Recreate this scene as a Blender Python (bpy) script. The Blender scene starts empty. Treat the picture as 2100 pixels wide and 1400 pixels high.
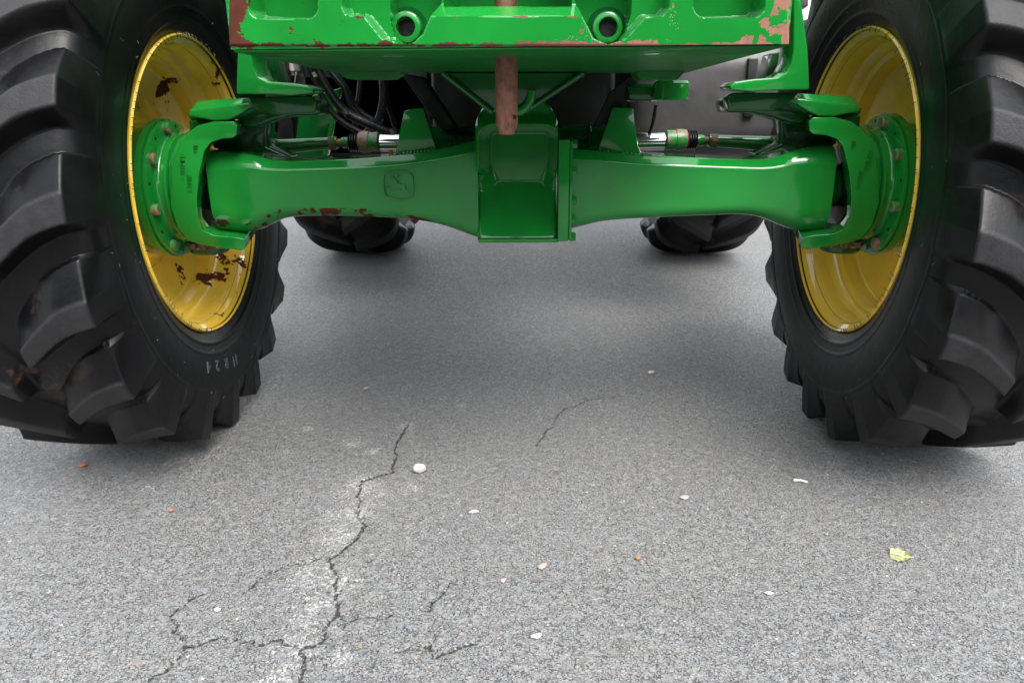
import bpy, bmesh, math, random
import numpy as np
from mathutils import Vector, Matrix, noise

random.seed(7); np.random.seed(7)
scene = bpy.context.scene
COL = scene.collection

# ------------------------------------------------------------------ camera
F_PX, CH, PITCH, YAW, ROLL, CX, CD = 1513.9, .778, .3167, -.0277, -.0077, .0241, 1.7259
cp, sp, cy, sy = math.cos(PITCH), math.sin(PITCH), math.cos(YAW), math.sin(YAW)
FW = Vector((sy * cp, cy * cp, -sp)); RT0 = Vector((cy, -sy, 0)); UP0 = RT0.cross(FW)
RT = RT0 * math.cos(ROLL) + UP0 * math.sin(ROLL); UP = UP0 * math.cos(ROLL) - RT0 * math.sin(ROLL)
CAM = Vector((CX, -CD, CH))
cd = bpy.data.cameras.new('camera'); cam = bpy.data.objects.new('camera', cd); COL.objects.link(cam)
cd.sensor_width = 36; cd.lens = F_PX / 2100 * 36; cd.clip_start = .02; cd.clip_end = 1000
cam.matrix_world = Matrix(((RT.x, UP.x, -FW.x, CAM.x), (RT.y, UP.y, -FW.y, CAM.y), (RT.z, UP.z, -FW.z, CAM.z), (0, 0, 0, 1)))
scene.camera = cam

# ------------------------------------------------------------------ sky, sun, exposure
SUN_EL, SUN_ROT = math.radians(55), math.radians(152)      # high, behind the camera, slightly to its right
wd = bpy.data.worlds.new('World'); scene.world = wd; wd.use_nodes = True
wn, wl = wd.node_tree.nodes, wd.node_tree.links
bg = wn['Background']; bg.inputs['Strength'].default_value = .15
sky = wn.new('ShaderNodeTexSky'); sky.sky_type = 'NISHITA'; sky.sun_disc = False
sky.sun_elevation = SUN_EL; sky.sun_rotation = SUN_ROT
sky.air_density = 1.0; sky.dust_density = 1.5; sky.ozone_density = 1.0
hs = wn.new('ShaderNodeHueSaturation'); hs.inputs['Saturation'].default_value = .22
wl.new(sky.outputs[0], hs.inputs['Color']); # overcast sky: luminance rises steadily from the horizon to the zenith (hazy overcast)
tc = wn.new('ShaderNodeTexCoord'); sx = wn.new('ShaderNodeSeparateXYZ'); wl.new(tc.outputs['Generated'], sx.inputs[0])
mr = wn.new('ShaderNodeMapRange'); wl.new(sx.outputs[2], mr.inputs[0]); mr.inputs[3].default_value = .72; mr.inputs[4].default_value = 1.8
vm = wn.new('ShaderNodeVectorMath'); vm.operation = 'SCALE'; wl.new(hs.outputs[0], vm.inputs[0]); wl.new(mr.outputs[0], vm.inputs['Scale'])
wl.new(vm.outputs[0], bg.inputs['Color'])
sd = bpy.data.lights.new('sun', 'SUN'); sd.energy = 1.5; sd.angle = math.radians(35); sd.color = (1, .97, .93)
sun = bpy.data.objects.new('sun', sd); COL.objects.link(sun)
# direction to the sun: Nishita rotation is measured from +Y towards +X
sdir = Vector((math.sin(SUN_ROT) * math.cos(SUN_EL), math.cos(SUN_ROT) * math.cos(SUN_EL), math.sin(SUN_EL)))
sun.rotation_euler = sdir.to_track_quat('Z', 'Y').to_euler()
scene.view_settings.view_transform = 'Standard'; scene.view_settings.look = 'None'
scene.view_settings.exposure = 1.35; scene.view_settings.gamma = 1
scene.view_settings.use_curve_mapping = False

# ------------------------------------------------------------------ helpers
def ray(px, py):
    return (FW * F_PX + RT * (px - 1050) - UP * (py - 700)).normalized()
def at(px, py, Y):
    d = ray(px, py); return CAM + d * ((Y - CAM.y) / d.y)
def gnd(px, py):
    d = ray(px, py); return CAM - d * (CAM.z / d.z)
def project(P):
    v = P - np.array(CAM); z = v @ np.array(FW)
    return 1050 + F_PX * (v @ np.array(RT)) / z, 700 - F_PX * (v @ np.array(UP)) / z
def sstep(a, b, x):
    t = np.clip((x - a) / (b - a), 0, 1); return t * t * (3 - 2 * t)

def tag(o, label=None, cat=None, group=None, kind=None):
    for k, v in (('label', label), ('category', cat), ('group', group), ('kind', kind)):
        if v: o[k] = v
    return o
def empty(name, loc=(0, 0, 0), parent=None):
    o = bpy.data.objects.new(name, None); COL.objects.link(o); o.location = loc; o.empty_display_size = .1
    if parent: o.parent = parent
    return o
def finish(me, name, mat, parent, angle=35):
    me.materials.append(mat)
    if angle:
        me.polygons.foreach_set('use_smooth', np.ones(len(me.polygons), bool))
        me.set_sharp_from_angle(angle=math.radians(angle))
    o = bpy.data.objects.new(name, me); COL.objects.link(o)
    if parent: o.parent = parent
    return o
def mesh_np(name, V, Q, mat, parent=None, angle=40, attrs=None):
    me = bpy.data.meshes.new(name)
    V = np.asarray(V, np.float32); Q = np.asarray(Q, np.int32)
    me.vertices.add(len(V)); me.vertices.foreach_set('co', V.ravel())
    k = Q.shape[1]
    me.loops.add(Q.size); me.loops.foreach_set('vertex_index', Q.ravel())
    me.polygons.add(len(Q)); me.polygons.foreach_set('loop_start', np.arange(0, Q.size, k, dtype=np.int32))
    me.update(calc_edges=True); me.validate()
    for n, a in (attrs or {}).items():
        at_ = me.attributes.new(n, 'FLOAT', 'POINT'); at_.data.foreach_set('value', np.asarray(a, np.float32).ravel())
    return finish(me, name, mat, parent, angle)
def bm_obj(name, bm, mat, parent=None, bevel=0, seg=3, angle=35, bang=25):
    bmesh.ops.remove_doubles(bm, verts=bm.verts, dist=1e-6)
    bmesh.ops.recalc_face_normals(bm, faces=bm.faces)
    if bevel:
        es = [e for e in bm.edges if len(e.link_faces) == 2 and e.calc_face_angle(0) > math.radians(bang)]
        bmesh.ops.bevel(bm, geom=es, offset=bevel, segments=seg, profile=.5, affect='EDGES', clamp_overlap=True)
    me = bpy.data.meshes.new(name); bm.to_mesh(me); bm.free()
    return finish(me, name, mat, parent, angle)
def add_prism(bm, pts, y0, y1, mirror=1, taper=1.0):
    """pts: (x,z) outline, extruded from y0 (near) to y1 (far)."""
    cx_ = sum(p[0] for p in pts) / len(pts); cz_ = sum(p[1] for p in pts) / len(pts)
    a = [bm.verts.new((mirror * p[0], y0, p[1])) for p in pts]
    b = [bm.verts.new((mirror * (cx_ + (p[0] - cx_) * taper), y1, cz_ + (p[1] - cz_) * taper)) for p in pts]
    bm.faces.new(a); bm.faces.new(b[::-1])
    for i in range(len(pts)):
        j = (i + 1) % len(pts); bm.faces.new((a[i], a[j], b[j], b[i]))
def pxo(pts, Y):
    r = []
    for p in pts:
        w = at(p[0], p[1], Y); r.append((w.x, w.z))
    return r
def add_box(bm, lo, hi):
    m = Matrix.Translation(((lo[0] + hi[0]) / 2, (lo[1] + hi[1]) / 2, (lo[2] + hi[2]) / 2)) @ Matrix.Diagonal((hi[0] - lo[0], hi[1] - lo[1], hi[2] - lo[2], 1))
    bmesh.ops.create_cube(bm, size=1, matrix=m)
def frame(ax):
    ax = Vector(ax).normalized(); t = Vector((0, 0, 1)) if abs(ax.z) < .9 else Vector((1, 0, 0))
    u = ax.cross(t).normalized(); return ax, u, ax.cross(u)
def add_lathe(bm, org, ax, prof, n=48, cap=True, phase=0):
    """prof: (distance along axis, radius)."""
    ax, u, v = frame(ax); org = Vector(org); rings = []
    for d, r in prof:
        rings.append([bm.verts.new(org + ax * d + (u * math.cos(a) + v * math.sin(a)) * r)
                      for a in [2 * math.pi * k / n + phase for k in range(n)]])
    for A, B in zip(rings, rings[1:]):
        for k in range(n):
            bm.faces.new((A[k], A[(k + 1) % n], B[(k + 1) % n], B[k]))
    if cap:
        bm.faces.new(rings[0][::-1]); bm.faces.new(rings[-1])
def add_tube(bm, pts, r, n=12):
    pts = [Vector(p) for p in pts]
    # Catmull-Rom smoothing
    P = [pts[0]] + pts + [pts[-1]]; out = []
    for i in range(1, len(P) - 2):
        for k in range(8):
            t = k / 8; a, b, c, d = P[i - 1], P[i], P[i + 1], P[i + 2]
            out.append(.5 * ((2 * b) + (c - a) * t + (2 * a - 5 * b + 4 * c - d) * t * t + (-a + 3 * b - 3 * c + d) * t ** 3))
    out.append(pts[-1]); rings = []; up = None
    for i, p in enumerate(out):
        tg = (out[min(i + 1, len(out) - 1)] - out[max(i - 1, 0)]).normalized()
        if up is None: _, u, v = frame(tg)
        else:
            u = (up - tg * up.dot(tg)).normalized(); v = tg.cross(u)
        up = u; rr = r(i / (len(out) - 1)) if callable(r) else r
        rings.append([bm.verts.new(p + (u * math.cos(a) + v * math.sin(a)) * rr) for a in [2 * math.pi * k / n for k in range(n)]])
    for A, B in zip(rings, rings[1:]):
        for k in range(n): bm.faces.new((A[k], A[(k + 1) % n], B[(k + 1) % n], B[k]))
    bm.faces.new(rings[0][::-1]); bm.faces.new(rings[-1])
def copy_of(o, parent, mat=None, loc=None):
    c = o.copy(); COL.objects.link(c); c.parent = parent
    if mat is not None: c.matrix_local = mat
    return c

# ------------------------------------------------------------------ materials
class N:
    def __init__(s, name):
        s.m = bpy.data.materials.new(name); s.m.use_nodes = True
        s.n, s.l = s.m.node_tree.nodes, s.m.node_tree.links
        s.b = s.n['Principled BSDF']; s.pos = s.n.new('ShaderNodeNewGeometry').outputs['Position']
    def node(s, t, **kw):
        n = s.n.new(t)
        for k, v in kw.items(): setattr(n, k, v)
        return n
    def link(s, a, b):
        if hasattr(a, 'node') or isinstance(a, bpy.types.NodeSocket): s.l.new(a, b)
        else: b.default_value = a
    def math(s, op, a, b=0., c=0., clamp=False):
        n = s.node('ShaderNodeMath', operation=op, use_clamp=clamp)
        for i, v in enumerate((a, b, c)): s.link(v, n.inputs[i])
        return n.outputs[0]
    def noise(s, scale, detail=4, rough=.55, vec=None, dist=0., color=False, w=None):
        n = s.node('ShaderNodeTexNoise'); s.link(vec or s.pos, n.inputs['Vector'])
        n.inputs['Scale'].default_value = scale; n.inputs['Detail'].default_value = detail
        n.inputs['Roughness'].default_value = rough; n.inputs['Distortion'].default_value = dist
        return n.outputs['Color' if color else 'Fac']
    def vor(s, scale, vec=None, feature='F1'):
        n = s.node('ShaderNodeTexVoronoi', feature=feature); s.link(vec or s.pos, n.inputs['Vector'])
        n.inputs['Scale'].default_value = scale; return n
    def ramp(s, x, lo, hi, a=0., b=1., smooth=True):
        n = s.node('ShaderNodeMapRange', interpolation_type='SMOOTHSTEP' if smooth else 'LINEAR')
        for i, v in enumerate((x, lo, hi, a, b)): s.link(v, n.inputs[i])
        return n.outputs[0]
    def mix(s, f, a, b, blend='MIX'):
        n = s.node('ShaderNodeMix', data_type='RGBA', blend_type=blend)
        s.link(f, n.inputs[0])
        for v, i in ((a, 6), (b, 7)):
            s.link(tuple(v) + (1,) if isinstance(v, tuple) and len(v) == 3 else v, n.inputs[i])
        return n.outputs[2]
    def attr(s, name):
        return s.node('ShaderNodeAttribute', attribute_name=name).outputs['Fac']
    def vadd(s, a, b, sc):
        m = s.node('ShaderNodeVectorMath', operation='MULTIPLY_ADD'); s.link(b, m.inputs[0]); m.inputs[1].default_value = (sc,) * 3; s.link(a, m.inputs[2]); return m.outputs[0]
    def bump(s, h, dist, strength=1., normal=None):
        n = s.node('ShaderNodeBump'); s.link(h, n.inputs['Height']); n.inputs['Distance'].default_value = dist
        n.inputs['Strength'].default_value = strength
        if normal is not None: s.link(normal, n.inputs['Normal'])
        return n.outputs[0]
    def out(s, color=None, rough=None, normal=None, metal=None, coat=None, spec=None):
        for v, k in ((color, 'Base Color'), (rough, 'Roughness'), (normal, 'Normal'), (metal, 'Metallic'), (coat, 'Coat Weight'), (spec, 'Specular IOR Level')):
            if v is not None: s.link(tuple(v) + (1,) if isinstance(v, tuple) else v, s.b.inputs[k])
        return s.m

GREEN = (.009, .215, .028)
def paint(name, base, chip_thr=.73, chip=(.08, .024, .015), rough=.13, scale=16, grime=.2, ck=1.):
    m = N(name)
    big = m.noise(5, 3)
    col = m.mix(m.ramp(big, .3, .7), tuple(c * .86 for c in base), tuple(c * 1.1 for c in base))
    wear = m.math('ADD', m.attr('wear'), 0.)
    n1 = m.noise(scale, 6, .6, dist=.4); n2 = m.noise(scale * 5, 4, .6)
    v = m.math('ADD', m.math('MULTIPLY_ADD', n2, .22, m.math('MULTIPLY', n1, .78)), m.math('MULTIPLY', wear, .42))
    mask = m.ramp(v, chip_thr, chip_thr + .012)
    # fine pitting where the paint is worn
    pv = m.vor(420); pit = m.math('MULTIPLY', m.ramp(pv.outputs['Distance'], .28, .2), m.ramp(m.math('ADD', m.noise(26, 4), m.math('MULTIPLY', wear, .16)), .62, .68))
    pink = m.attr('pale')
    cc = m.mix(m.noise(60, 5), tuple(c * .7 for c in chip), tuple(c * 1.4 for c in chip))
    cc = m.mix(pink, cc, m.mix(m.noise(90, 5), (.19, .07, .045), (.36, .19, .14)))
    dirt = m.ramp(m.noise(3.3, 6, .62), .5, .75, 0., grime)
    col = m.mix(dirt, col, (.018, .022, .012))
    col = m.mix(m.math('MULTIPLY', pit, .75), col, m.mix(pink, (.03, .03, .02), (.4, .42, .36)))
    col = m.mix(mask, col, cc)
    r = m.math('ADD', m.ramp(m.noise(22, 5, .65), .3, .8, rough - .03, rough + .06), m.math('MULTIPLY', mask, .4))
    h = m.math('ADD', m.math('MULTIPLY', mask, -1.), m.math('ADD', m.math('MULTIPLY', m.noise(95, 3), .5), m.math('MULTIPLY', pit, -.6)))
    h = m.math('ADD', h, m.math('MULTIPLY', m.noise(420, 2, .5), .35))
    return m.out(col, r, m.bump(h, .0004), coat=m.math('MULTIPLY_ADD', mask, -.8 * ck, .8 * ck), spec=m.math('MULTIPLY_ADD', mask, -.12, .2))
M_green = paint('green_paint', GREEN)
M_gblock = paint('worn_green_paint', GREEN, .70, rough=.17, scale=27)
M_gmatt = paint('matt_green_paint', (.007, .15, .022), .74, rough=.5, grime=.4, ck=.15)
M_gdark = paint('grimy_green_paint', (.004, .095, .016), .75, rough=.22, grime=.35)
M_yellow = paint('yellow_paint', (.92, .60, .065), .665, chip=(.10, .028, .018), rough=.22, scale=13, grime=.06)
m = N('rubber')
lug = m.attr('lug')
n = m.noise(7, 6, .6); fine = m.noise(260, 3, .6); spk = m.vor(330)
col = m.mix(m.ramp(n, .35, .7), (.0035, .0035, .004), (.0085, .0085, .009))
dust = m.math('MULTIPLY', lug, m.ramp(m.noise(24, 6, .65), .2, .8, .45, 1.))
col = m.mix(dust, col, (.036, .0355, .037))
col = m.mix(m.math('MULTIPLY', m.ramp(spk.outputs['Distance'], .22, .1), m.ramp(m.noise(15, 3), .56, .7, 0., .35)), col, (.1, .1, .1))
col = m.mix(m.math('MULTIPLY', m.attr('mud'), m.ramp(m.noise(9, 5, .7), .56, .66)), col, (.06, .034, .02))
rg = m.math('ADD', m.ramp(n, .2, .8, .27, .42), m.math('MULTIPLY', dust, .25))
M_rubber = m.out(col, rg, m.bump(m.math('ADD', m.math('MULTIPLY', fine, m.math('MULTIPLY_ADD', lug, .8, .12)), m.noise(40, 4)), .0008), spec=.24)
def simple(name, base, rough, metal=0., var=.25, scale=20, bump=.0004, spec=.5):
    m = N(name); n = m.noise(scale, 6, .65)
    col = m.mix(m.ramp(n, .3, .7), tuple(c * (1 - var) for c in base), tuple(min(1, c * (1 + var)) for c in base))
    return m.out(col, m.ramp(m.noise(scale * 1.7, 4), .3, .7, rough * .8, min(1, rough * 1.2)), m.bump(m.noise(scale * 8, 3), bump), metal, spec=spec)
M_hair = simple('rubber_print', (.07, .07, .073), .6)
M_black = simple('black_plastic', (.005, .005, .006), .35)
M_hose = simple('hose_rubber', (.006, .0065, .008), .3)
M_dark = simple('dark_cast_metal', (.006, .007, .007), .5, .0)
M_tank = simple('grey_plastic', (.06, .057, .057), .4, var=.2, scale=9)
M_chrome = simple('chrome', (.72, .72, .74), .07, 1., .03, bump=0)
M_zinc = simple('zinc_plate', (.6, .55, .5), .3, 1., .15)
M_brass = simple('brass', (.6, .35, .06), .3, .8, .1)
M_glass = simple('tinted_glass', (.02, .025, .025), .05)
M_mauve = simple('faded_lens', (.42, .36, .38), .4)
# rusty steel
m = N('rusty_steel'); n1 = m.noise(45, 6, .65); st = m.node('ShaderNodeMapping'); m.l.new(m.pos, st.inputs[0]); st.inputs['Scale'].default_value = (1, 1, .12)
n2 = m.noise(110, 5, .6, vec=st.outputs[0])
col = m.mix(m.ramp(n1, .3, .7), (.10, .03, .018), (.25, .105, .065)); col = m.mix(m.ramp(n2, .35, .8, 0., .6), col, (.36, .19, .13))
M_rust = m.out(col, .55, m.bump(m.noise(240, 4), .0008), .15)
# rusty with left-over green paint
m = N('rust_and_green_paint'); n1 = m.noise(38, 5, .6)
col = m.mix(m.ramp(n1, .47, .54), (.30, .12, .085), GREEN); M_mixed = m.out(m.mix(m.ramp(m.noise(90, 4), .4, .7, 0., .5), col, (.35, .25, .22)), .32, m.bump(m.noise(120, 4), .0007))
for nm, c, r in (('green_leaf', (.33, .37, .15), .5), ('pale_stone', (.62, .56, .50), .7), ('pink_stone', (.50, .33, .29), .7), ('orange_chip', (.40, .17, .09), .7), ('dry_stem', (.66, .60, .50), .7)):
    globals()['M_' + nm] = simple(nm, c, r, var=.18, scale=130, bump=.0006)

# asphalt
m = N('asphalt')
wv = m.vadd(m.pos, m.noise(85, 3, .6, color=True), .014)
v1 = m.vor(170, wv); v2 = m.vor(170, wv, 'DISTANCE_TO_EDGE'); v3 = m.vor(310, m.vadd(m.pos, m.noise(200, 2, color=True), .004))
cell = m.node('ShaderNodeSeparateColor'); m.l.new(v1.outputs['Color'], cell.inputs[0]); cr, cg, cb = cell.outputs
cell3 = m.node('ShaderNodeSeparateColor'); m.l.new(v3.outputs['Color'], cell3.inputs[0])
big = m.noise(1.1, 5, .6); mid = m.noise(9, 5, .6); pitn = m.noise(75, 5, .68)
vL = m.vor(78, m.vadd(m.pos, m.noise(60, 3, .6, color=True), .018)); cL = m.node('ShaderNodeSeparateColor'); m.l.new(vL.outputs['Color'], cL.inputs[0])
stone = m.mix(m.ramp(cr, 0., 1.), (.175, .175, .175), (.285, .285, .282))
stone = m.mix(m.ramp(cg, .88, .92), stone, (.215, .235, .25))
stone = m.mix(m.ramp(cb, .94, .97), stone, (.31, .27, .25))
# larger aggregate, some of it tinted
big_st = m.mix(cL.outputs[1], (.20, .20, .20), (.30, .302, .305))
big_st = m.mix(m.ramp(cL.outputs[2], .80, .84), big_st, (.235, .25, .262)); big_st = m.mix(m.ramp(cL.outputs[2], .10, .06), big_st, (.31, .275, .255))
stone = m.mix(m.math('MULTIPLY', m.ramp(cL.outputs[0], .60, .64), m.ramp(vL.outputs['Distance'], .62, .48)), stone, big_st)
stone = m.mix(m.ramp(cell3.outputs[0], .0, 1., 0., .42), stone, m.mix(cell3.outputs[1], (.085, .084, .082), (.42, .416, .405)))
gap = m.ramp(v2.outputs['Distance'], .0, .07)
gapn = m.math('MAXIMUM', gap, m.ramp(m.noise(60, 4, .7), .50, .44))
pit = m.math('MULTIPLY', m.ramp(pitn, .31, .36), m.ramp(m.noise(230, 3, .6), .31, .38))
col = m.mix(m.math('MULTIPLY_ADD', gap, .35, .65), (.09, .088, .085), stone)
col = m.mix(gapn, (.055, .053, .05), col)
col = m.mix(pit, (.05, .048, .045), col)
gap = gapn
col = m.mix(m.ramp(m.noise(330, 2, .5), .68, .73), col, (.55, .55, .54))
depth = m.math('MULTIPLY', m.math('MULTIPLY_ADD', gap, .6, .4), pit)
col = m.mix(m.ramp(mid, .35, .7, 0., .15), col, (.17, .166, .158))
col = m.mix(m.ramp(big, .35, .7, 0., .25), col, (.33, .322, .305))
# pale and coloured chips pressed into the surface
vc = m.vor(17, m.vadd(m.pos, m.noise(110, 2, .6, color=True), .012)); cc = m.node('ShaderNodeSeparateColor'); m.l.new(vc.outputs['Color'], cc.inputs[0])
chipm = m.math('MULTIPLY', m.ramp(vc.outputs['Distance'], m.ramp(cc.outputs[2], 0., 1., .055, .13), .03), m.ramp(cc.outputs[0], .50, .54))
chipc = m.mix(m.ramp(cc.outputs[1], .82, .86), m.mix(m.ramp(cc.outputs[1], .5, .6), (.62, .60, .56), (.58, .47, .43)), (.5, .22, .12))
col = m.mix(m.math('MULTIPLY', chipm, .9), col, chipc)
v9 = m.vor(55, m.vadd(m.pos, m.noise(130, 2, .6, color=True), .008)); c9 = m.node('ShaderNodeSeparateColor'); m.l.new(v9.outputs['Color'], c9.inputs[0])
col = m.mix(m.math('MULTIPLY', m.ramp(v9.outputs['Distance'], .14, .09), m.ramp(c9.outputs[0], .90, .92)), col, (.68, .66, .62))
# lime bloom beside the cracks
stn = m.attr('stain'); lm_ = m.math('MULTIPLY', m.ramp(m.math('ADD', m.noise(120, 5, .8), m.math('MULTIPLY_ADD', stn, .17, -.12)), .52, .56), m.math('MULTIPLY', m.ramp(stn, .02, .5), m.ramp(m.noise(30, 5, .65), .36, .58)))
col = m.mix(m.math('MULTIPLY', lm_, .55), col, (.72, .71, .69))
# cracks: distance attribute roughened by noise
cn = m.noise(150, 5, .75); cw = m.math('ADD', m.attr('crack'), m.math('MULTIPLY_ADD', cn, .016, -.0078))
cm = m.ramp(cw, .0034, .0012)
col = m.mix(m.math('MULTIPLY', cm, .82), col, (.022, .021, .016))
moss = m.math('MULTIPLY', m.ramp(cw, .005, .001), m.ramp(m.noise(13, 3), .54, .62))
col = m.mix(m.math('MULTIPLY', moss, .5), col, (.09, .13, .03))
h = m.math('ADD', m.math('MULTIPLY', depth, 1.0), m.math('MULTIPLY', m.noise(120, 4, .7), 1.1))
h = m.math('ADD', h, m.math('ADD', m.math('MULTIPLY', cr, .35), m.math('MULTIPLY', cell3.outputs[1], .3))); h = m.math('SUBTRACT', h, m.math('MULTIPLY', cm, 1.6))
M_asphalt = m.out(col, m.ramp(cg, 0., 1., .34, .60), m.bump(h, .0045, 1.), spec=.5)

# ------------------------------------------------------------------ ground
def cracks_px():
    return [
     ([(832,868),(822,893),(815,905),(810,925),(808,950),(806,968),(775,975),(742,985),(738,1005),(735,1030),(733,1055),(745,1062),(752,1076),(735,1100),(705,1125),(675,1145),(680,1165),(692,1180),(686,1200),(690,1215),(694,1235),(690,1255),(668,1285),(660,1316),(640,1326),(620,1330),(622,1365),(624,1410)], 1.),
     ([(672,1144),(640,1150),(600,1156),(575,1165),(556,1172),(530,1190),(500,1216)], .72),
     ([(420,1215),(380,1235),(352,1256),(358,1275),(364,1300),(376,1324),(396,1326),(432,1312),(468,1308),(496,1316),(536,1324),(576,1312),(600,1322),(618,1330)], .85),
     ([(376,1324),(372,1344),(348,1372),(308,1392),(290,1415)], .75),
     ([(690,1240),(698,1264),(710,1272),(735,1266),(760,1264),(804,1262)], .8),
     ([(700,1215),(712,1200),(720,1188)], .5),
     ([(816,1336),(850,1330),(880,1324),(892,1348),(924,1336),(955,1322),(980,1316)], .75),
     ([(876,1256),(895,1230),(910,1215),(928,1192)], .8),
     ([(880,1324),(895,1300),(905,1292)], .5),
     ([(1100,915),(1120,885),(1140,858),(1160,837),(1200,822),(1262,812)], .8),
     ([(1535,495),(1550,500),(1570,510),(1575,530)], .6), ([(478,1308),(480,1330),(472,1350)], .35)]
def stains_px():
    return [((735,1000),55),((690,1100),50),((640,1180),55),((650,1250),60),((600,1340),60),((560,1400),50),((700,1200),40),((735,1050),50),
            ((725,908),26),((765,925),16),((832,872),22),((835,998),26),((785,1010),22),((680,1060),30),((630,880),16),((945,830),12),((850,1001),14),((300,1002),16),((700,1350),30)]
def axis(lo, a, b, hi, fine, grow=1.25):
    c = list(np.arange(a, b, fine)); st = fine; x = c[-1]
    while x < hi: st *= grow; x += st; c.append(min(x, hi))
    st = fine; x = a; left = []
    while x > lo: st *= grow; x -= st; left.append(max(x, lo))
    return np.array(left[::-1] + c)
gx = axis(-260, -1.15, 1.15, 260, .0055); gy = axis(-40, -1.36, .12, 400, .0055, 1.12)
GX, GY = np.meshgrid(gx, gy)
P = np.stack([GX.ravel(), GY.ravel()], -1)
dist = np.full(len(P), .05)
fine = (np.abs(P[:, 0]) < 1.3) & (P[:, 1] > -1.5) & (P[:, 1] < 1.5)
Pf = P[fine]; df = np.full(len(Pf), .05)
rng = np.random.RandomState(3)
for pl, w in cracks_px():
    w3 = [gnd(*p) for p in pl]; q = []; w4 = []
    for a, b in zip(w3, w3[1:]):                       # coarse zigzag first
        n_ = max(1, int((b - a).length / .028)); pn = Vector((-(b - a).y, (b - a).x, 0)).normalized()
        for k in range(n_): w4.append(a + (b - a) * (k / n_) + pn * rng.uniform(-.0075, .0075) * (k > 0))
    w4.append(w3[-1]); w3 = w4
    for a, b in zip(w3, w3[1:]):                       # roughen each run
        n_ = max(2, int((b - a).length / .009)); d_ = (b - a); pn = Vector((-d_.y, d_.x, 0)).normalized()
        for k in range(n_): q.append(a + d_ * (k / n_) + pn * rng.uniform(-.0055, .0055) * (k > 0))
    q.append(w3[-1])
    for a, b in zip(q, q[1:]):
        A = np.array(a[:2]); D = np.array(b[:2]) - A; L2 = (D ** 2).sum() + 1e-12
        near = (np.abs(Pf[:, 0] - A[0]) < .06) & (np.abs(Pf[:, 1] - A[1]) < .06)
        if not near.any(): continue
        S = Pf[near]; t = np.clip(((S - A) @ D) / L2, 0, 1)
        dd = np.sqrt(((S - A - t[:, None] * D) ** 2).sum(1)) + (1 - w) * .0035
        df[near] = np.minimum(df[near], dd)
dist[fine] = df
stain = np.zeros(len(P))
for (px, py), r in stains_px():
    c = gnd(px, py); rr = (gnd(px + r, py) - c).length * 1.25
    stain = np.maximum(stain, np.clip(1.25 - np.hypot(P[:, 0] - c.x, (P[:, 1] - c.y) * .8) / rr, 0, 1))
Z = .0016 * np.sin(P[:, 0] * 7 + np.sin(P[:, 1] * 5)) * np.cos(P[:, 1] * 6 + 1) - .0035 * np.clip(1 - dist / .006, 0, 1)
Z[np.abs(P).max(1) > 6] = 0
ny, nx = GX.shape; I = np.arange(ny * nx).reshape(ny, nx)
Q = np.stack([I[:-1, :-1].ravel(), I[:-1, 1:].ravel(), I[1:, 1:].ravel(), I[1:, :-1].ravel()], -1)
tag(mesh_np('ground', np.column_stack([P, Z]), Q, M_asphalt, None, 180, {'crack': dist, 'stain': stain}), kind='structure')

# added dark leafy screen, unseen behind the camera, reflected in paint and chrome
hx_, hz_ = np.linspace(-14, 14, 220), np.linspace(0, 3.6, 44)
HX, HZ = np.meshgrid(hx_, hz_)
hn = np.array([noise.noise(Vector((a_ * 1.6, b_ * 1.6, 3))) + .5 * noise.noise(Vector((a_ * 5, b_ * 5, 9))) for a_, b_ in zip(HX.ravel(), HZ.ravel())]).reshape(HX.shape)
HF = np.stack([HX, -9 - .3 * hn + .5 * (HZ / 3.6) ** 4 * -1, HZ + .15 * hn * (HZ > .1)], -1).reshape(-1, 3); HB = HF.copy(); HB[:, 1] = -10.4
I = np.arange(HX.size).reshape(HX.shape); n_ = HX.size
q1 = np.stack([I[:-1, :-1].ravel(), I[:-1, 1:].ravel(), I[1:, 1:].ravel(), I[1:, :-1].ravel()], -1)
lp_ = np.r_[I[0, :], I[1:, -1], I[-1, -2::-1], I[-2:0:-1, 0]]; ln_ = np.roll(lp_, -1)
tag(mesh_np('reflection_screen', np.vstack([HF, HB]), np.vstack([q1, q1[:, ::-1] + n_, np.stack([ln_, lp_, lp_ + n_, ln_ + n_], -1)]), simple('reflection_screen_leaves', (.03, .05, .018), .8, var=.5, scale=30, bump=.02), None, 0), 'added dark green leafy screen behind the camera, for reflections only', 'reflection_screen', kind='stuff')

# ------------------------------------------------------------------ tractor
tractor = tag(empty('tractor'), 'green farm tractor with yellow wheel rims seen low from the front over the asphalt', 'tractor')

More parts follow.
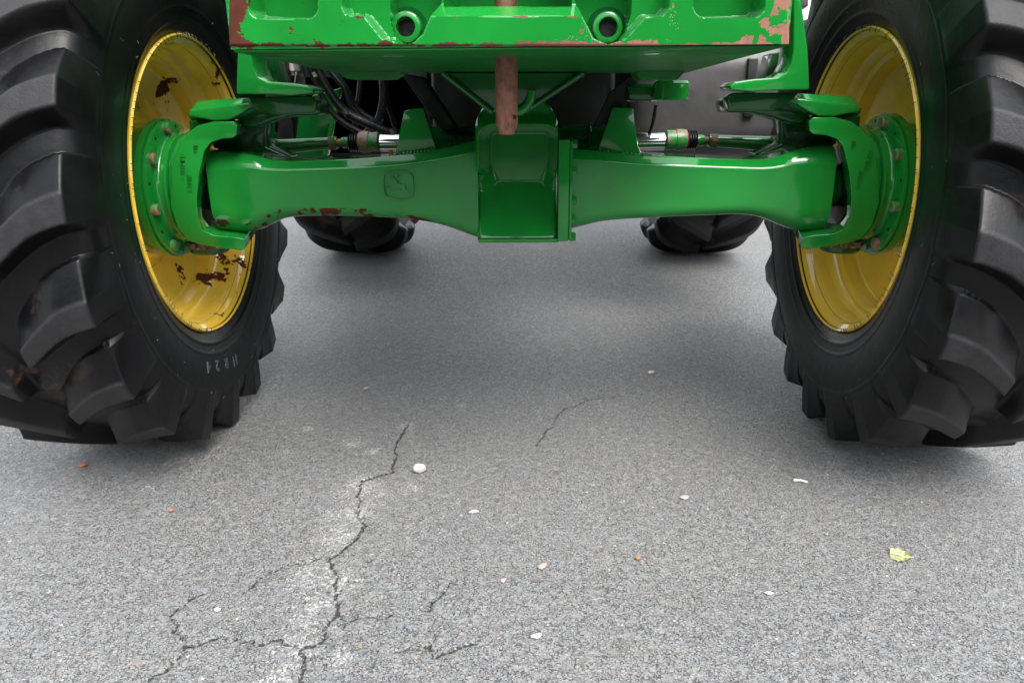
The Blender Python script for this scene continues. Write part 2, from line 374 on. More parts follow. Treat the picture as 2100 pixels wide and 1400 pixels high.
# ---- tyres: one relief sheet over the carcass, lugs raised along the surface normal
def tyre(name, prof, centre, nlug, H, sgn, zc, yc, phase, parent, NT, uend, shift, lugp=None, inner=-.022, top_w=.019, outer=.05):
    prof = np.array(prof)                                    # (A, r) from inner bead to crown; mirrored for the outer half
    full = np.vstack([prof, np.column_stack([2 * centre - prof[::-1, 0], prof[::-1, 1]])])
    seg = np.r_[0, np.cumsum(np.hypot(*np.diff(full, axis=0).T))]
    ns = 220; s = np.linspace(0, seg[-1], ns)
    # smooth (Gaussian) resample
    A = np.interp(s, seg, full[:, 0]); R = np.interp(s, seg, full[:, 1])
    k = np.exp(-.5 * (np.arange(-9, 10) / 3.2) ** 2); k /= k.sum()
    A2 = np.convolve(np.pad(A, 9, 'reflect', reflect_type='odd'), k, 'valid'); R2 = np.convolve(np.pad(R, 9, 'reflect', reflect_type='odd'), k, 'valid')
    dA, dR = np.gradient(A2), np.gradient(R2); L = np.hypot(dA, dR); nA, nR = -dR / L, dA / L     # outward
    u = s - seg[-1] / 2                                      # + towards the outer half
    th = np.arange(NT) / NT * 2 * np.pi
    TH, U = np.meshgrid(th, u, indexing='ij')
    crown = R2.max(); hgt = np.zeros_like(TH); top = np.zeros_like(TH)
    for half, off in ((-1, 0.), (1, .5)):
        V = U * half
        th_c = shift * (np.maximum(uend - V, 0) / .16) ** 1.4
        pitch = 2 * np.pi / nlug
        ph = (TH - th_c - phase - off * pitch + pitch / 2) % pitch - pitch / 2
        d = ph * crown * .80                                  # across the bar
        o_ = np.clip(V / uend, 0, 1)
        hw = top_w + .003 * o_
        up = .034 + .044 * o_ ** 1.2                          # broad upper flank near the shoulder
        body = np.where(d < 0, 1 - np.clip((-d - hw) / up, 0, 1) ** .88, 1 - np.clip((d - hw) / (.011 + .006 * o_), 0, 1))
        body = np.where(d < 0, body, body * body * (3 - 2 * body) * .3 + body * .7)
        ends = np.clip((V - inner) / .014, 0, 1) * np.clip((uend + outer + .035 - V) / .035, 0, 1)
        ends = ends * ends * (3 - 2 * ends)
        b = body * ends; hgt = np.maximum(hgt, b)
        top = np.maximum(top, np.clip((b - .9) / .08, 0, 1) * np.clip((uend + .002 - V) / .006, 0, 1))
    # sidewall rings
    Ra = np.broadcast_to(R2, TH.shape)
    ring = .003 * np.exp(-((Ra - .655 * crown) / .003) ** 2) + .002 * np.exp(-((Ra - .70 * crown) / .002) ** 2) + .0018 * np.exp(-((Ra - .86 * crown) / .002) ** 2)
    if lugp is None:
        AA = A2 + nA * (hgt * H + ring); RR = R2 + nR * (hgt * H + ring)
    else:
        lp = np.array(lugp); lf = np.vstack([lp, np.column_stack([2 * centre - lp[::-1, 0], lp[::-1, 1]])])
        LA = np.interp(s, seg, lf[:, 0]); LR = np.interp(s, seg, lf[:, 1])
        AA = A2 + nA * ring + hgt * (LA - A2); RR = R2 + nR * ring + hgt * (LR - R2)
    X = sgn * AA; Y = yc - RR * np.cos(TH); Zz = zc - RR * np.sin(TH)
    Zz = np.where(Zz < .0005, .0005 + (Zz) * .02, Zz)
    Vv = np.stack([X.ravel(), Y.ravel(), Zz.ravel()], -1)
    I = np.arange(NT * ns).reshape(NT, ns); J = np.roll(I, -1, 0)
    Q = np.stack([I[:, :-1].ravel(), I[:, 1:].ravel(), J[:, 1:].ravel(), J[:, :-1].ravel()], -1)
    if sgn > 0: Q = Q[:, ::-1]
    mud = np.clip(1 - np.abs(U) / (uend * .9), 0, 1) * (hgt < .5)
    return mesh_np(name, Vv, Q, M_rubber, parent, 180, {'lug': top, 'mud': mud})

FP = [(.764, .312), (.750, .322), (.739, .338), (.732, .355), (.724, .38), (.717, .42), (.715, .455), (.717, .485), (.724, .512), (.742, .535), (.785, .546), (.84, .549), (.895, .550)]
LP = FP[:6] + [(.7145, .455), (.7135, .485), (.7170, .532), (.7235, .5805), (.785, .586), (.84, .589), (.895, .590)]
ZC, TC = .586, .895
RIM = [(.738, .3275), (.735, .331), (.739, .334), (.745, .333), (.744, .326), (.752, .316), (.775, .309), (.800, .306), (.806, .300), (.815, .2935), (.822, .292), (.830, .284),
       (.862, .2795), (.8655, .2770), (.870, .268), (.882, .245), (.893, .215), (.895, .19), (.884, .168), (.868, .158), (.862, .150), (.862, .06)]
RIMO = [(.862, .06), (.874, .06), (.874, .15), (.880, .158), (.896, .168), (.908, .19), (.906, .215), (.895, .245), (.888, .272), (.90, .276), (.94, .276), (.97, .300), (1.01, .316), (1.026, .334), (1.033, .331), (1.020, .312), (.97, .292), (.94, .268), (.90, .268)]
def wheel(side, phase):
    w = empty('front_wheel', (0, 0, 0), tractor)
    tyre('tyre', FP, TC, 20, .041, side, ZC, 0, phase, w, 1400, .155, math.radians(12.4), LP, inner=.016, top_w=.0150, outer=.05)
    bm = bmesh.new(); add_lathe(bm, (0, 0, ZC), (side, 0, 0), RIM + RIMO[1:], 144, cap=False)
    rim = bm_obj('rim', bm, M_yellow, w, angle=24)
    nv = len(rim.data.vertices); co = np.empty(nv * 3, np.float32); rim.data.vertices.foreach_get('co', co); co = co.reshape(-1, 3)
    wear = np.clip((co[:, 1] + .1) / .35, 0, 1) * .34 - .04
    if side > 0: wear = wear * 0 - .14
    rim.data.attributes.new('wear', 'FLOAT', 'POINT').data.foreach_set('value', wear.astype(np.float32))
    # moulding hairs round the bead and scattered over the sidewall
    rr = random.Random(5 + side); bm = bmesh.new()
    for k in range(120):
        a = k / 120 * 2 * math.pi + rr.uniform(-.02, .02)
        if rr.random() < .25: continue
        L = rr.uniform(.006, .014); base = Vector((side * .7345, -.337 * math.cos(a), ZC - .337 * math.sin(a)))
        tip = Vector((side * .731, -(.337 - L) * math.cos(a + rr.uniform(-.008, .008)), ZC - (.337 - L) * math.sin(a)))
        add_tube(bm, [base, (base + tip) / 2 + Vector((-side * .002, 0, 0)), tip], .0007, 4)
    tag(bm_obj('rubber_hair', bm, M_black, w, angle=0), kind='stuff')
    bm = bmesh.new()
    for k in range(70):
        a = rr.uniform(0, 2 * math.pi); r = rr.uniform(.37, .50)
        A = np.interp(r, [p[1] for p in FP[3:9]], [p[0] for p in FP[3:9]]) - .002
        p0 = Vector((side * A, -r * math.cos(a), ZC - r * math.sin(a)))
        q = p0 + Vector((-side * .002, rr.uniform(-1, 1) * .006, rr.uniform(-1, 1) * .006))
        add_tube(bm, [p0, (p0 + q) / 2, q], .0006, 4)
    tag(bm_obj('moulding_hair', bm, M_hair, w, angle=0), kind='stuff')
    return w
wheels = {-1: wheel(-1, math.radians(14.6)), 1: wheel(1, math.radians(3.0))}
TOE = .022
def steer(o, s):
    T = Matrix.Translation((s * .745, 0, ZC)); o.matrix_world = T @ Matrix.Rotation(-s * TOE, 4, 'Z') @ T.inverted()
for s_ in wheels: steer(wheels[s_], s_)

# raised lettering on the left tyre (reads from the hub, so it stands upside down at the bottom)
def text_mesh(name, body, size, depth, mat, parent, M):
    cu = bpy.data.curves.new(name, 'FONT'); cu.body = body; cu.size = size; cu.extrude = depth; cu.align_x = 'CENTER'; cu.align_y = 'CENTER'; cu.resolution_u = 3
    cu.offset = size * .012
    t = bpy.data.objects.new(name, cu); COL.objects.link(t); t.matrix_world = M
    bpy.context.view_layer.update(); dg = bpy.context.evaluated_depsgraph_get()
    me = bpy.data.meshes.new_from_object(t.evaluated_get(dg)); me.name = name; me.transform(M)
    bpy.data.objects.remove(t); bpy.data.curves.remove(cu)
    return finish(me, name, mat, parent, 30)
def face_matrix(P, right, up):
    r = Vector(right).normalized(); u = Vector(up); u = (u - r * u.dot(r)).normalized(); n_ = r.cross(u)
    return Matrix(((r.x, u.x, n_.x, P[0]), (r.y, u.y, n_.y, P[1]), (r.z, u.z, n_.z, P[2]), (0, 0, 0, 1)))
for ch, px, py in (('4', 428, 752), ('2', 447, 749), ('R', 466, 744), ('H', 484, 738)):
    d = ray(px, py); q = CAM + d * ((-.7135 - CAM.x) / d.x); a = math.atan2(ZC - q.z, -q.y); r = math.hypot(q.y, ZC - q.z)
    Pp = Vector((-float(np.interp(r, [p_[1] for p_ in FP[1:9]], [p_[0] for p_ in FP[1:9]])) + .0005, q.y, q.z)); out_ = Vector((.05, -math.cos(a), -math.sin(a))); right = Vector((0, -math.sin(a), math.cos(a)))
    text_mesh('tyre_lettering', ch, .037, .0012, M_hair, wheels[-1], face_matrix(Pp, right, out_))

# ---- weight block / front support casting
def relief(name, xl, xr, zb, zt, yf, yb, depth, nx, nz, mat, parent, attrs=None):
    """A solid: front face is a fine relief grid; xl, xr are functions of z."""
    zz = np.linspace(zb, zt, nz); f = np.linspace(0, 1, nx)
    X = np.array([xl(z) + (xr(z) - xl(z)) * f for z in zz]); Zg = np.repeat(zz[:, None], nx, 1)
    D = depth(X, Zg); F = np.stack([X, yf + D, Zg], -1)
    V = [F.reshape(-1, 3)]; I = np.arange(nz * nx).reshape(nz, nx)
    Q = [np.stack([I[:-1, :-1].ravel(), I[:-1, 1:].ravel(), I[1:, 1:].ravel(), I[1:, :-1].ravel()], -1)]
    loop = np.r_[I[0, :], I[1:, -1], I[-1, -2::-1], I[-2:0:-1, 0]]
    rim = F.reshape(-1, 3)[loop].copy(); n0 = nz * nx
    V.append(rim.copy()); back = rim.copy(); back[:, 1] = yb; V.append(back)
    L = len(loop); a = np.arange(L); b = (a + 1) % L
    Q.append(np.stack([n0 + b, n0 + a, n0 + L + a, n0 + L + b], -1))
    bb = n0 + L; cN = n0 + 2 * L; V.append(back.mean(0)[None])
    Q.append(np.stack([bb + b, bb + a, np.full(L, cN), np.full(L, cN)], -1))
    V = np.vstack(V)
    me = bpy.data.meshes.new(name)
    faces = np.vstack(Q[:2]).tolist() + [q[:3].tolist() for q in Q[2]]
    me.from_pydata(V.tolist(), [], faces); me.update()
    ex = {}
    if attrs:
        for n_, fn in attrs.items(): ex[n_] = fn(V)
    for n_, v in ex.items(): me.attributes.new(n_, 'FLOAT', 'POINT').data.foreach_set('value', v.astype(np.float32))
    return finish(me, name, mat, parent, 50)
YB = -.60
def w2px(X, Zg, Y): return project(np.stack([X.ravel(), np.full(X.size, Y), Zg.ravel()], -1))
def rrect(x, y, x0, x1, y0, y1, r):
    qx = np.abs(x - (x0 + x1) / 2) - (x1 - x0) / 2 + r; qy = np.abs(y - (y0 + y1) / 2) - (y1 - y0) / 2 + r
    return np.hypot(np.maximum(qx, 0), np.maximum(qy, 0)) + np.minimum(np.maximum(qx, qy), 0) - r
def poly_sdf(x, y, pts):
    d = np.full(x.shape, 1e9); ins = np.zeros(x.shape, bool)
    for (x0, y0), (x1, y1) in zip(pts, pts[1:] + pts[:1]):
        ex, ey = x1 - x0, y1 - y0; wx, wy = x - x0, y - y0
        t = np.clip((wx * ex + wy * ey) / (ex * ex + ey * ey), 0, 1)
        d = np.minimum(d, np.hypot(wx - ex * t, wy - ey * t))
        c = ((y0 > y) != (y1 > y)) & (x < (x1 - x0) * (y - y0) / ((y1 - y0) + 1e-12) + x0); ins ^= c
    return np.where(ins, -d, d)
xL = at(466, 60, YB).x; xR = at(1622, 60, YB).x; zB = at(1045, 96, YB).z
def block_depth(X, Zg):
    px, py = w2px(X, Zg, YB); px, py = px.reshape(X.shape), py.reshape(X.shape)
    D = np.zeros(X.shape)
    def cut(sd, depth, w): nonlocal D; D = np.maximum(D, depth * sstep(2, -w, sd))
    cut(rrect(px, py, 511, 650, -150, 37, 22), .05, 8)
    cut(rrect(px, py, 1424, 1568, -150, 35, 24), .05, 8)
    # sloped inner pockets that run into the bolt wells
    cut(poly_sdf(px, py, [(702, -150), (702, 14), (710, 30), (748, 34), (785, 80), (803, 83), (833, 90), (850, 82), (866, 70), (883, 30), (900, 2), (900, -150)]), .032, 7)
    cut(poly_sdf(px, py, [(1180, -150), (1180, 2), (1196, 34), (1218, 78), (1230, 84), (1248, 90), (1268, 84), (1284, 78), (1322, 34), (1358, 32), (1372, 16), (1376, -150)]), .032, 7)
    cut(poly_sdf(px, py, [(792, -150), (792, 40), (800, 72), (815, 86), (833, 90), (850, 84), (862, 70), (880, 34), (900, 0), (900, -150)]), .078, 5)
    cut(poly_sdf(px, py, [(1182, -150), (1182, 0), (1200, 40), (1222, 78), (1248, 90), (1274, 82), (1290, 62), (1302, 20), (1302, -150)]), .078, 5)
    # the lower jaw: bevelled top, then the open throat above it
    mid = (px > 884) & (px < 1197)
    bev = np.clip((34 - py) / 30, 0, 1) * .035
    thr = sstep(8, 4, py) * .25
    D = np.where(mid, np.maximum(np.where((px > 900) & (px < 1182), 0, D), bev + thr * ((px > 905) & (px < 1175))), D)
    # corner rounding
    D += .006 * np.clip(1 - (px - 466) / 9, 0, 1) ** 2 + .006 * np.clip(1 - (1622 - px) / 9, 0, 1) ** 2 + .004 * np.clip(1 - (96 - py) / 6, 0, 1) ** 2
    return D
def block_wear(V):
    px, py = project(V); front = V[:, 1] < YB + .08
    e = np.maximum.reduce([np.clip(1 - (px - 466) / 60, 0, 1) * .85, np.clip(1 - (1622 - px) / 80, 0, 1) * .72, np.clip(1 - (97 - py) / 24, 0, 1) * .80,
                           np.clip(1 - np.hypot((px - 1540) / 70, (py - 78) / 24), 0, 1) * .6, np.clip(1 - np.hypot((px - 1560) / 50, (py - 45) / 26), 0, 1) * .7,
                           np.clip(1 - np.hypot((px - 600) / 30, (py - 60) / 40), 0, 1) * .45, np.clip(1 - np.hypot((px - 1200) / 24, (py - 60) / 34), 0, 1) * .5,
                           np.clip(1 - np.abs(py - 35) / 7, 0, 1) * .55 * ((px > 925) & (px < 1185)), np.clip(1 - np.hypot((px - 735) / 36, (py - 36) / 9), 0, 1) * .6,
                           np.clip(1 - np.hypot((px - 1380) / 10, (py - 10) / 30), 0, 1) * .6, np.clip(1 - np.hypot((px - 1475) / 9, (py - 60) / 34), 0, 1) * .6])
    return np.where(V[:, 1] < YB + .0035, e, np.where(front, np.minimum(e, .35), .0)) - .02
block = relief('weight_block', lambda z: xL, lambda z: xR, zB, zB + .27, YB, -.10, block_depth, 560, 190, M_gblock, tractor,
               {'wear': block_wear, 'pale': lambda V: np.clip((project(V)[0] - 850) / 500, 0, 1) * (V[:, 1] < YB + .08)})
# the casting deepens towards the back: a tapering keel under the block
bm = bmesh.new(); kb0, kb1 = at(688, 150, -.13), at(1408, 150, -.13)
fr = [(xL + .003, YB + .006, zB - .0035), (xR - .003, YB + .006, zB - .0035)]
vs = [bm.verts.new(p_) for p_ in (fr[0], fr[1], (kb1.x, -.13, kb1.z), (kb0.x, -.13, kb0.z), (xL + .003, YB + .006, zB - .0005), (xR - .003, YB + .006, zB - .0005), (kb1.x, -.13, zB - .0005), (kb0.x, -.13, zB - .0005))]
mids = [bm.verts.new(((vs[0].co.x * .6 + vs[3].co.x * .4), -.42, zB * .55 + kb0.z * .45)), bm.verts.new(((vs[1].co.x * .6 + vs[2].co.x * .4), -.42, zB * .55 + kb1.z * .45))]
for f in ((vs[0], vs[1], mids[1], mids[0]), (mids[0], mids[1], vs[2], vs[3]), (vs[4], vs[7], vs[6], vs[5]), (vs[0], vs[4], vs[5], vs[1]), (vs[3], vs[2], vs[6], vs[7]), (vs[0], mids[0], vs[3], vs[7], vs[4]), (vs[1], vs[5], vs[6], vs[2], mids[1])): bm.faces.new(f)
bm_obj('keel', bm, M_gmatt, block, .0015, 2)
# bosses on the underside
for pts in ([(676, 138), (712, 163), (800, 163), (826, 150), (826, 130), (676, 118)], [(1290, 128), (1312, 165), (1388, 165), (1410, 140), (1410, 126)]):
    q = pxo(pts, -.16); bm = bmesh.new()
    zt = zB + .03
    add_prism(bm, [(x, min(z, zt)) for x, z in q], -.17, -.08)
    bm_obj('underside_boss', bm, M_gmatt, block, .006)
# socket head bolts
for px, py in ((832, 55), (1247, 56)):
    c = at(px, py, YB + .055); bm = bmesh.new(); R_ = .0225
    add_lathe(bm, (c.x, YB + .112, c.z), (0, -1, 0), [(0, R_), (.052, R_), (.0555, R_ - .001), (.0575, R_ - .004), (.0575, R_ - .0085)], 40, cap=False)
    hexr = R_ - .0085; n_ = 40                                   # hexagonal socket
    def hx(k):
        a = 2 * math.pi * k / n_; s_ = (a + math.pi / 6) % (math.pi / 3) - math.pi / 6; return hexr * .93 / math.cos(s_)
    rings = []
    for d, sc in ((-.0575, 1.), (-.036, .99)):
        ring = [bm.verts.new((c.x + hx(k) * sc * math.cos(2 * math.pi * k / n_), YB + .112 + d, c.z + hx(k) * sc * math.sin(2 * math.pi * k / n_))) for k in range(n_)]
        rings.append(ring)
    for A_, B_ in zip(rings, rings[1:]):
        for k in range(n_): bm.faces.new((A_[k], A_[(k + 1) % n_], B_[(k + 1) % n_], B_[k]))
    o = bm_obj('socket_bolt', bm, M_green, block, angle=40)
    bm = bmesh.new(); add_lathe(bm, (c.x, YB + .074, c.z), (0, -1, 0), [(0, .0150), (.003, .0150)], 24); bm_obj('socket_floor', bm, M_black, o)  # shallow floor coloured black, for the shade of a deeper socket
    bm = bmesh.new(); add_lathe(bm, (c.x, YB + .082, c.z), (0, -1, 0), [(0, .030), (.006, .030), (.008, .028)], 40)
    bm_obj('washer', bm, M_gdark, block)

# drawbar pin: stands in the block, can be lifted out
pc = at(1039, 200, YB + .13); r0 = 23 / F_PX * ((pc - CAM).dot(FW))
zlow = at(1037, 276, YB + .13).z
bm = bmesh.new()
add_lathe(bm, (pc.x, pc.y, zlow), (0, 0, 1), [(0, r0 * .60), (.0015, r0 * .68), (.016, r0 * .97), (.019, r0), (.40, r0), (.402, r0 * .9)], 48)
pin = tag(bm_obj('drawbar_pin', bm, M_rust, None), 'rusty steel drawbar pin hanging down through the middle of the green weight block', 'pin')
h_ = at(1056, 240, YB + .13); bm = bmesh.new()
hd = (Vector((CAM.x - .3, CAM.y, h_.z)) - Vector((h_.x, pc.y, h_.z))).normalized()
hc = Vector((pc.x + .72 * r0, pc.y - .69 * r0, h_.z))
add_lathe(bm, hc - Vector((.72, -.69, 0)) * .002, (.72, -.69, 0), [(0, .0038), (.0026, .0038)], 20)
bm_obj('cross_hole', bm, M_black, pin)

# ---- axle beam: lofted rounded sections
def rsec(x, zt, zb, yf, yb, rt, rb, k=8):
    out = []
    for (cy_, cz, r, a0) in ((yf + rt, zt - rt, rt, 90), (yf + rb, zb + rb, rb, 180), (yb - rb, zb + rb, rb, 270), (yb - rt, zt - rt, rt, 0)):
        for i in range(-1, k + 2):
            ii = min(max(i, 0), k); e_ = .004 if i != ii else 0
            a = math.radians(a0 + 90 * ii / k); c_, s_ = math.cos(a), math.sin(a)
            if a0 == 90:                                       # nearly flat cast chamfer along the top front edge
                f = (abs(c_) ** .0 and 1 / (abs(c_) + abs(s_))); w_ = 1. if r < .023 else .35; c_, s_ = c_ * (1 - w_ + w_ * f), s_ * (1 - w_ + w_ * f)
            ta = a + (math.pi / 2 if i > k else -math.pi / 2)
            out.append((x, cy_ + r * c_ + e_ * math.cos(ta), cz + r * s_ + e_ * math.sin(ta)))
    return out
def loft(name, secs, mat, parent, angle=40, caps=True):
    bm = bmesh.new(); R_ = [[bm.verts.new(p) for p in s_] for s_ in secs]; n_ = len(R_[0])
    for A_, B_ in zip(R_, R_[1:]):
        for k in range(n_): bm.faces.new((A_[k], A_[(k + 1) % n_], B_[(k + 1) % n_], B_[k]))
    if caps: bm.faces.new(R_[0][::-1]); bm.faces.new(R_[-1])
    return bm_obj(name, bm, mat, parent, angle=angle)
def interp_rows(rows, n_):
    rows = sorted(rows); a = np.array(rows); x = np.linspace(a[0, 0], a[-1, 0], n_)
    k = np.exp(-.5 * (np.arange(-5, 6) / 2.2) ** 2); k /= k.sum(); cols = [x]
    for j in range(1, a.shape[1]):
        v = np.interp(x, a[:, 0], a[:, j]); cols.append(np.convolve(np.pad(v, 5, 'edge'), k, 'valid'))
    return np.array(cols).T
# px, top, bottom, front y, back y, radius top, radius bottom
BL = [(449, 306, 479, -.080, .080, .030, .050), (470, 307, 482, -.082, .08, .030, .048), (500, 309, 482, -.082, .08, .028, .042), (535, 313, 474, -.08, .08, .022, .034), (560, 322, 458, -.078, .075, .017, .028),
      (585, 327, 446, -.077, .072, .014, .022), (640, 326, 442, -.077, .07, .014, .018), (740, 322, 443, -.077, .07, .014, .018), (820, 316, 447, -.078, .072, .014, .018), (880, 308, 453, -.083, .08, .014, .019), (930, 297, 465, -.092, .09, .016, .020), (985, 283, 486, -.108, .11, .018, .022)]
BR = [(1160, 300, 470, -.10, .11, .016, .022), (1190, 303, 462, -.095, .10, .016, .022), (1230, 306, 452, -.088, .09, .014, .02), (1290, 313, 448, -.08, .08, .014, .018), (1400, 319, 443, -.077, .072, .014, .018), (1520, 323, 438, -.077, .07, .014, .018),
      (1565, 323, 446, -.077, .072, .015, .022), (1595, 312, 461, -.078, .075, .018, .028), (1625, 302, 474, -.08, .08, .022, .034), (1660, 296, 481, -.082, .08, .028, .042), (1690, 294, 480, -.08, .08, .030, .050)]
def wear_attr(o, fn):
    me = o.data; co = np.empty(len(me.vertices) * 3, np.float32); me.vertices.foreach_get('co', co)
    me.attributes.new('wear', 'FLOAT', 'POINT').data.foreach_set('value', fn(co.reshape(-1, 3)).astype(np.float32))
beams = []
for rows in (BL, BR):
    S = []
    for r in interp_rows(rows, 70):
        t = at(r[0], r[1], 0); b = at(r[0], r[2], -.055); S.append(rsec((t.x + b.x) / 2, t.z, b.z, r[3], r[4], min(r[5] * 1.25, .055), min(r[6] * 1.35, .07)))
    o = loft('axle_beam', S, M_green, tractor, 50)
    wear_attr(o, lambda c: np.where((c[:, 1] < -.045) & (c[:, 1] > -.0768) & (c[:, 2] < .62), .5, -.03) - .36 * (c[:, 0] > .1))
    beams.append(o)
bL, bR = beams

# upright stop tabs on the beam
for pts, b_ in (([(810, 322), (829, 228), (848, 223), (868, 222), (898, 314)], bL), ([(1222, 318), (1256, 221), (1298, 222), (1304, 268), (1308, 300), (1313, 311), (1322, 322)], bR)):
    bm = bmesh.new(); add_prism(bm, pxo(pts, -.03), -.035, -.005); wear_attr(bm_obj('stop_tab', bm, M_green, b_, .002, 2), lambda c: c[:, 0] * 0 - .1)

for (x0_, y0_), (x1_, y1_), b_ in (((814, 318), (896, 311), bL), ((1228, 312), (1318, 320), bR)):
    rr_ = random.Random(int(x0_)); bm = bmesh.new(); n_ = 34; rg = []
    for i in range(n_ + 1):
        t = i / n_; p_ = at(x0_ + (x1_ - x0_) * t, y0_ + (y1_ - y0_) * t, -.042); r_ = .0058 * (1 + .22 * math.sin(i * 2.1) + rr_.uniform(-.1, .1))
        rg.append([bm.verts.new((p_.x, p_.y + r_ * math.cos(a), p_.z + r_ * math.sin(a))) for a in [2 * math.pi * k / 10 for k in range(10)]])
    for A_, B_ in zip(rg, rg[1:]):
        for k in range(10): bm.faces.new((A_[k], A_[(k + 1) % 10], B_[(k + 1) % 10], B_[k]))
    bm_obj('weld_bead', bm, M_green, b_, angle=60)

# badge: raised outline frame with a leaping deer
bc = at(818, 379, -.080); bw, bh = .0345, .0335
def badge_ring(scale, n_=64):
    r = []
    for k in range(n_):
        a = 2 * math.pi * k / n_; c_, s_ = math.cos(a), math.sin(a); p = 3.6
        rr_ = (abs(c_) ** p + abs(s_) ** p) ** (-1 / p); r.append((bc.x + rr_ * c_ * bw * scale, bc.z + rr_ * s_ * bh * scale * (.96 - .0 * c_)))
    return r
bm = bmesh.new(); a_, b_ = badge_ring(1.), badge_ring(.90); n_ = 64; y0 = -.0815
rings = [[bm.verts.new((p[0], y, p[1])) for p in rr_] for rr_, y in ((a_, y0 + .008), (badge_ring(.972), y0 - .0058), (badge_ring(.935), y0 - .0058), (b_, y0 + .008))]
for A_, B_ in zip(rings, rings[1:]):
    for k in range(n_): bm.faces.new((A_[k], A_[(k + 1) % n_], B_[(k + 1) % n_], B_[k]))
bm_obj('badge_frame', bm, M_green, bL, angle=60)
deer = [
    [(-13, -2), (-9, 2), (-2, 4), (6, 2), (12, 3), (15, 0), (12, -3), (14, -8), (20, -12), (19, -14), (10, -9), (4, -5), (-4, -4), (-10, -7), (-15, -13), (-17, -12), (-13, -6)],
    [(-6, 2), (-9, 8), (-14, 9), (-15, 11), (-8, 13), (-4, 10), (0, 3)],
    [(-13, -1), (-19, -4), (-23, -3), (-23, -5), (-18, -7), (-12, -4)],
    [(-8, 12), (-12, 18), (-11, 19), (-6, 13)], [(-6, 12), (-3, 17), (3, 19), (3, 17.5), (-2, 15), (-4, 11)], [(-10, 15), (-16, 17), (-16, 18.4), (-10, 16.6)], [(-1, 16), (-2, 21), (-.5, 21), (1, 17)]]
bm = bmesh.new()
for pg in deer: add_prism(bm, [(bc.x + x * .00108, bc.z + z * .00108 - .001) for x, z in pg], y0 - .0042, y0 + .008)
bm_obj('badge_deer', bm, M_green, bL, angle=30)

# ---- differential housing with deep pocket
YH = -.125
hx0, hx1 = at(977, 400, YH).x, at(1143, 400, YH).x; hzb, hzt = at(1060, 488, YH).z, at(1060, 168, YH).z
zn0, zn1 = at(1060, 262, YH).z, at(1060, 190, YH).z
def inset(z): return .045 * np.clip((z - zn0) / (zn1 - zn0), 0, 1) ** 2
def house_depth(X, Zg):
    px, py = w2px(X, Zg, YH); px, py = px.reshape(X.shape), py.reshape(X.shape)
    sd = rrect(px, py, 997, 1130, 272, 404, 16)
    soft = 6 + 26 * sstep(340, 404, py)
    D = .10 * sstep(3, -1, sd / soft)
    up = sstep(268, 225, py) * .03
    D = D + up
    xl_, xr_ = hx0 + inset(Zg), hx1 - inset(Zg)
    D += .010 * np.clip(1 - (X - xl_) / .010, 0, 1) ** 2 + .010 * np.clip(1 - (xr_ - X) / .010, 0, 1) ** 2
    return D
house = relief('differential_housing', lambda z: hx0 + inset(z), lambda z: hx1 - inset(z), hzb, hzt, YH, .13, house_depth, 130, 200, M_green, tractor, {'wear': lambda V: V[:, 0] * 0 - .06})
bm = bmesh.new(); q = pxo([(979, 489.5), (1144, 489.5), (1146, 497), (982, 498)], YH - .001); add_prism(bm, q, YH - .004, .12); bm_obj('bottom_lip', bm, M_green, house, .002)
fx0, fx1 = hx1 + .0015, at(1167, 400, YH).x; bm = bmesh.new(); add_box(bm, (fx0, YH - .008, at(1150, 494, YH).z), (fx1, .125, at(1150, 286, YH).z)); bm_obj('bolt_flange', bm, M_green, house, .003)
bm = bmesh.new(); add_box(bm, (fx1 + .0008, YH - .004, at(1150, 494, YH).z + .001), (fx1 + .0065, .12, at(1150, 290, YH).z)); bm_obj('joint_plate', bm, M_green, house, .001)
for yy in (296, 352, 412, 451, 487):
    z = at(1172, yy, YH).z; bm = bmesh.new(); add_lathe(bm, (fx1 + .006, YH + .011, z), (1, 0, 0), [(0, .0125), (.002, .0125), (.0021, .010), (.009, .010), (.0105, .0085)], 6)
    bm_obj('flange_bolt', bm, M_green, house, angle=30)

# V-shaped gusset casting between block and housing, with its rounded edges and lifting hook
bm = bmesh.new(); add_prism(bm, pxo([(905, 148), (1205, 148), (1072, 236), (1005, 232)], -.20), -.165, -.12); bm_obj('gusset_plate', bm, M_gdark, block, .003)
for a, b in (((908, 150), (1010, 230)), ((1196, 150), (1068, 234))):
    bm = bmesh.new(); add_tube(bm, [at(*a, -.17), (at(*a, -.17) + at(*b, -.17)) / 2, at(*b, -.17)], .006, 10); bm_obj('gusset_rib', bm, M_gdark, block)
bm = bmesh.new(); add_tube(bm, [at(1092, 186, -.175), at(1088, 205, -.175), at(1076, 222, -.175), at(1060, 230, -.175)], .009, 12); bm_obj('lifting_hook', bm, M_green, block)

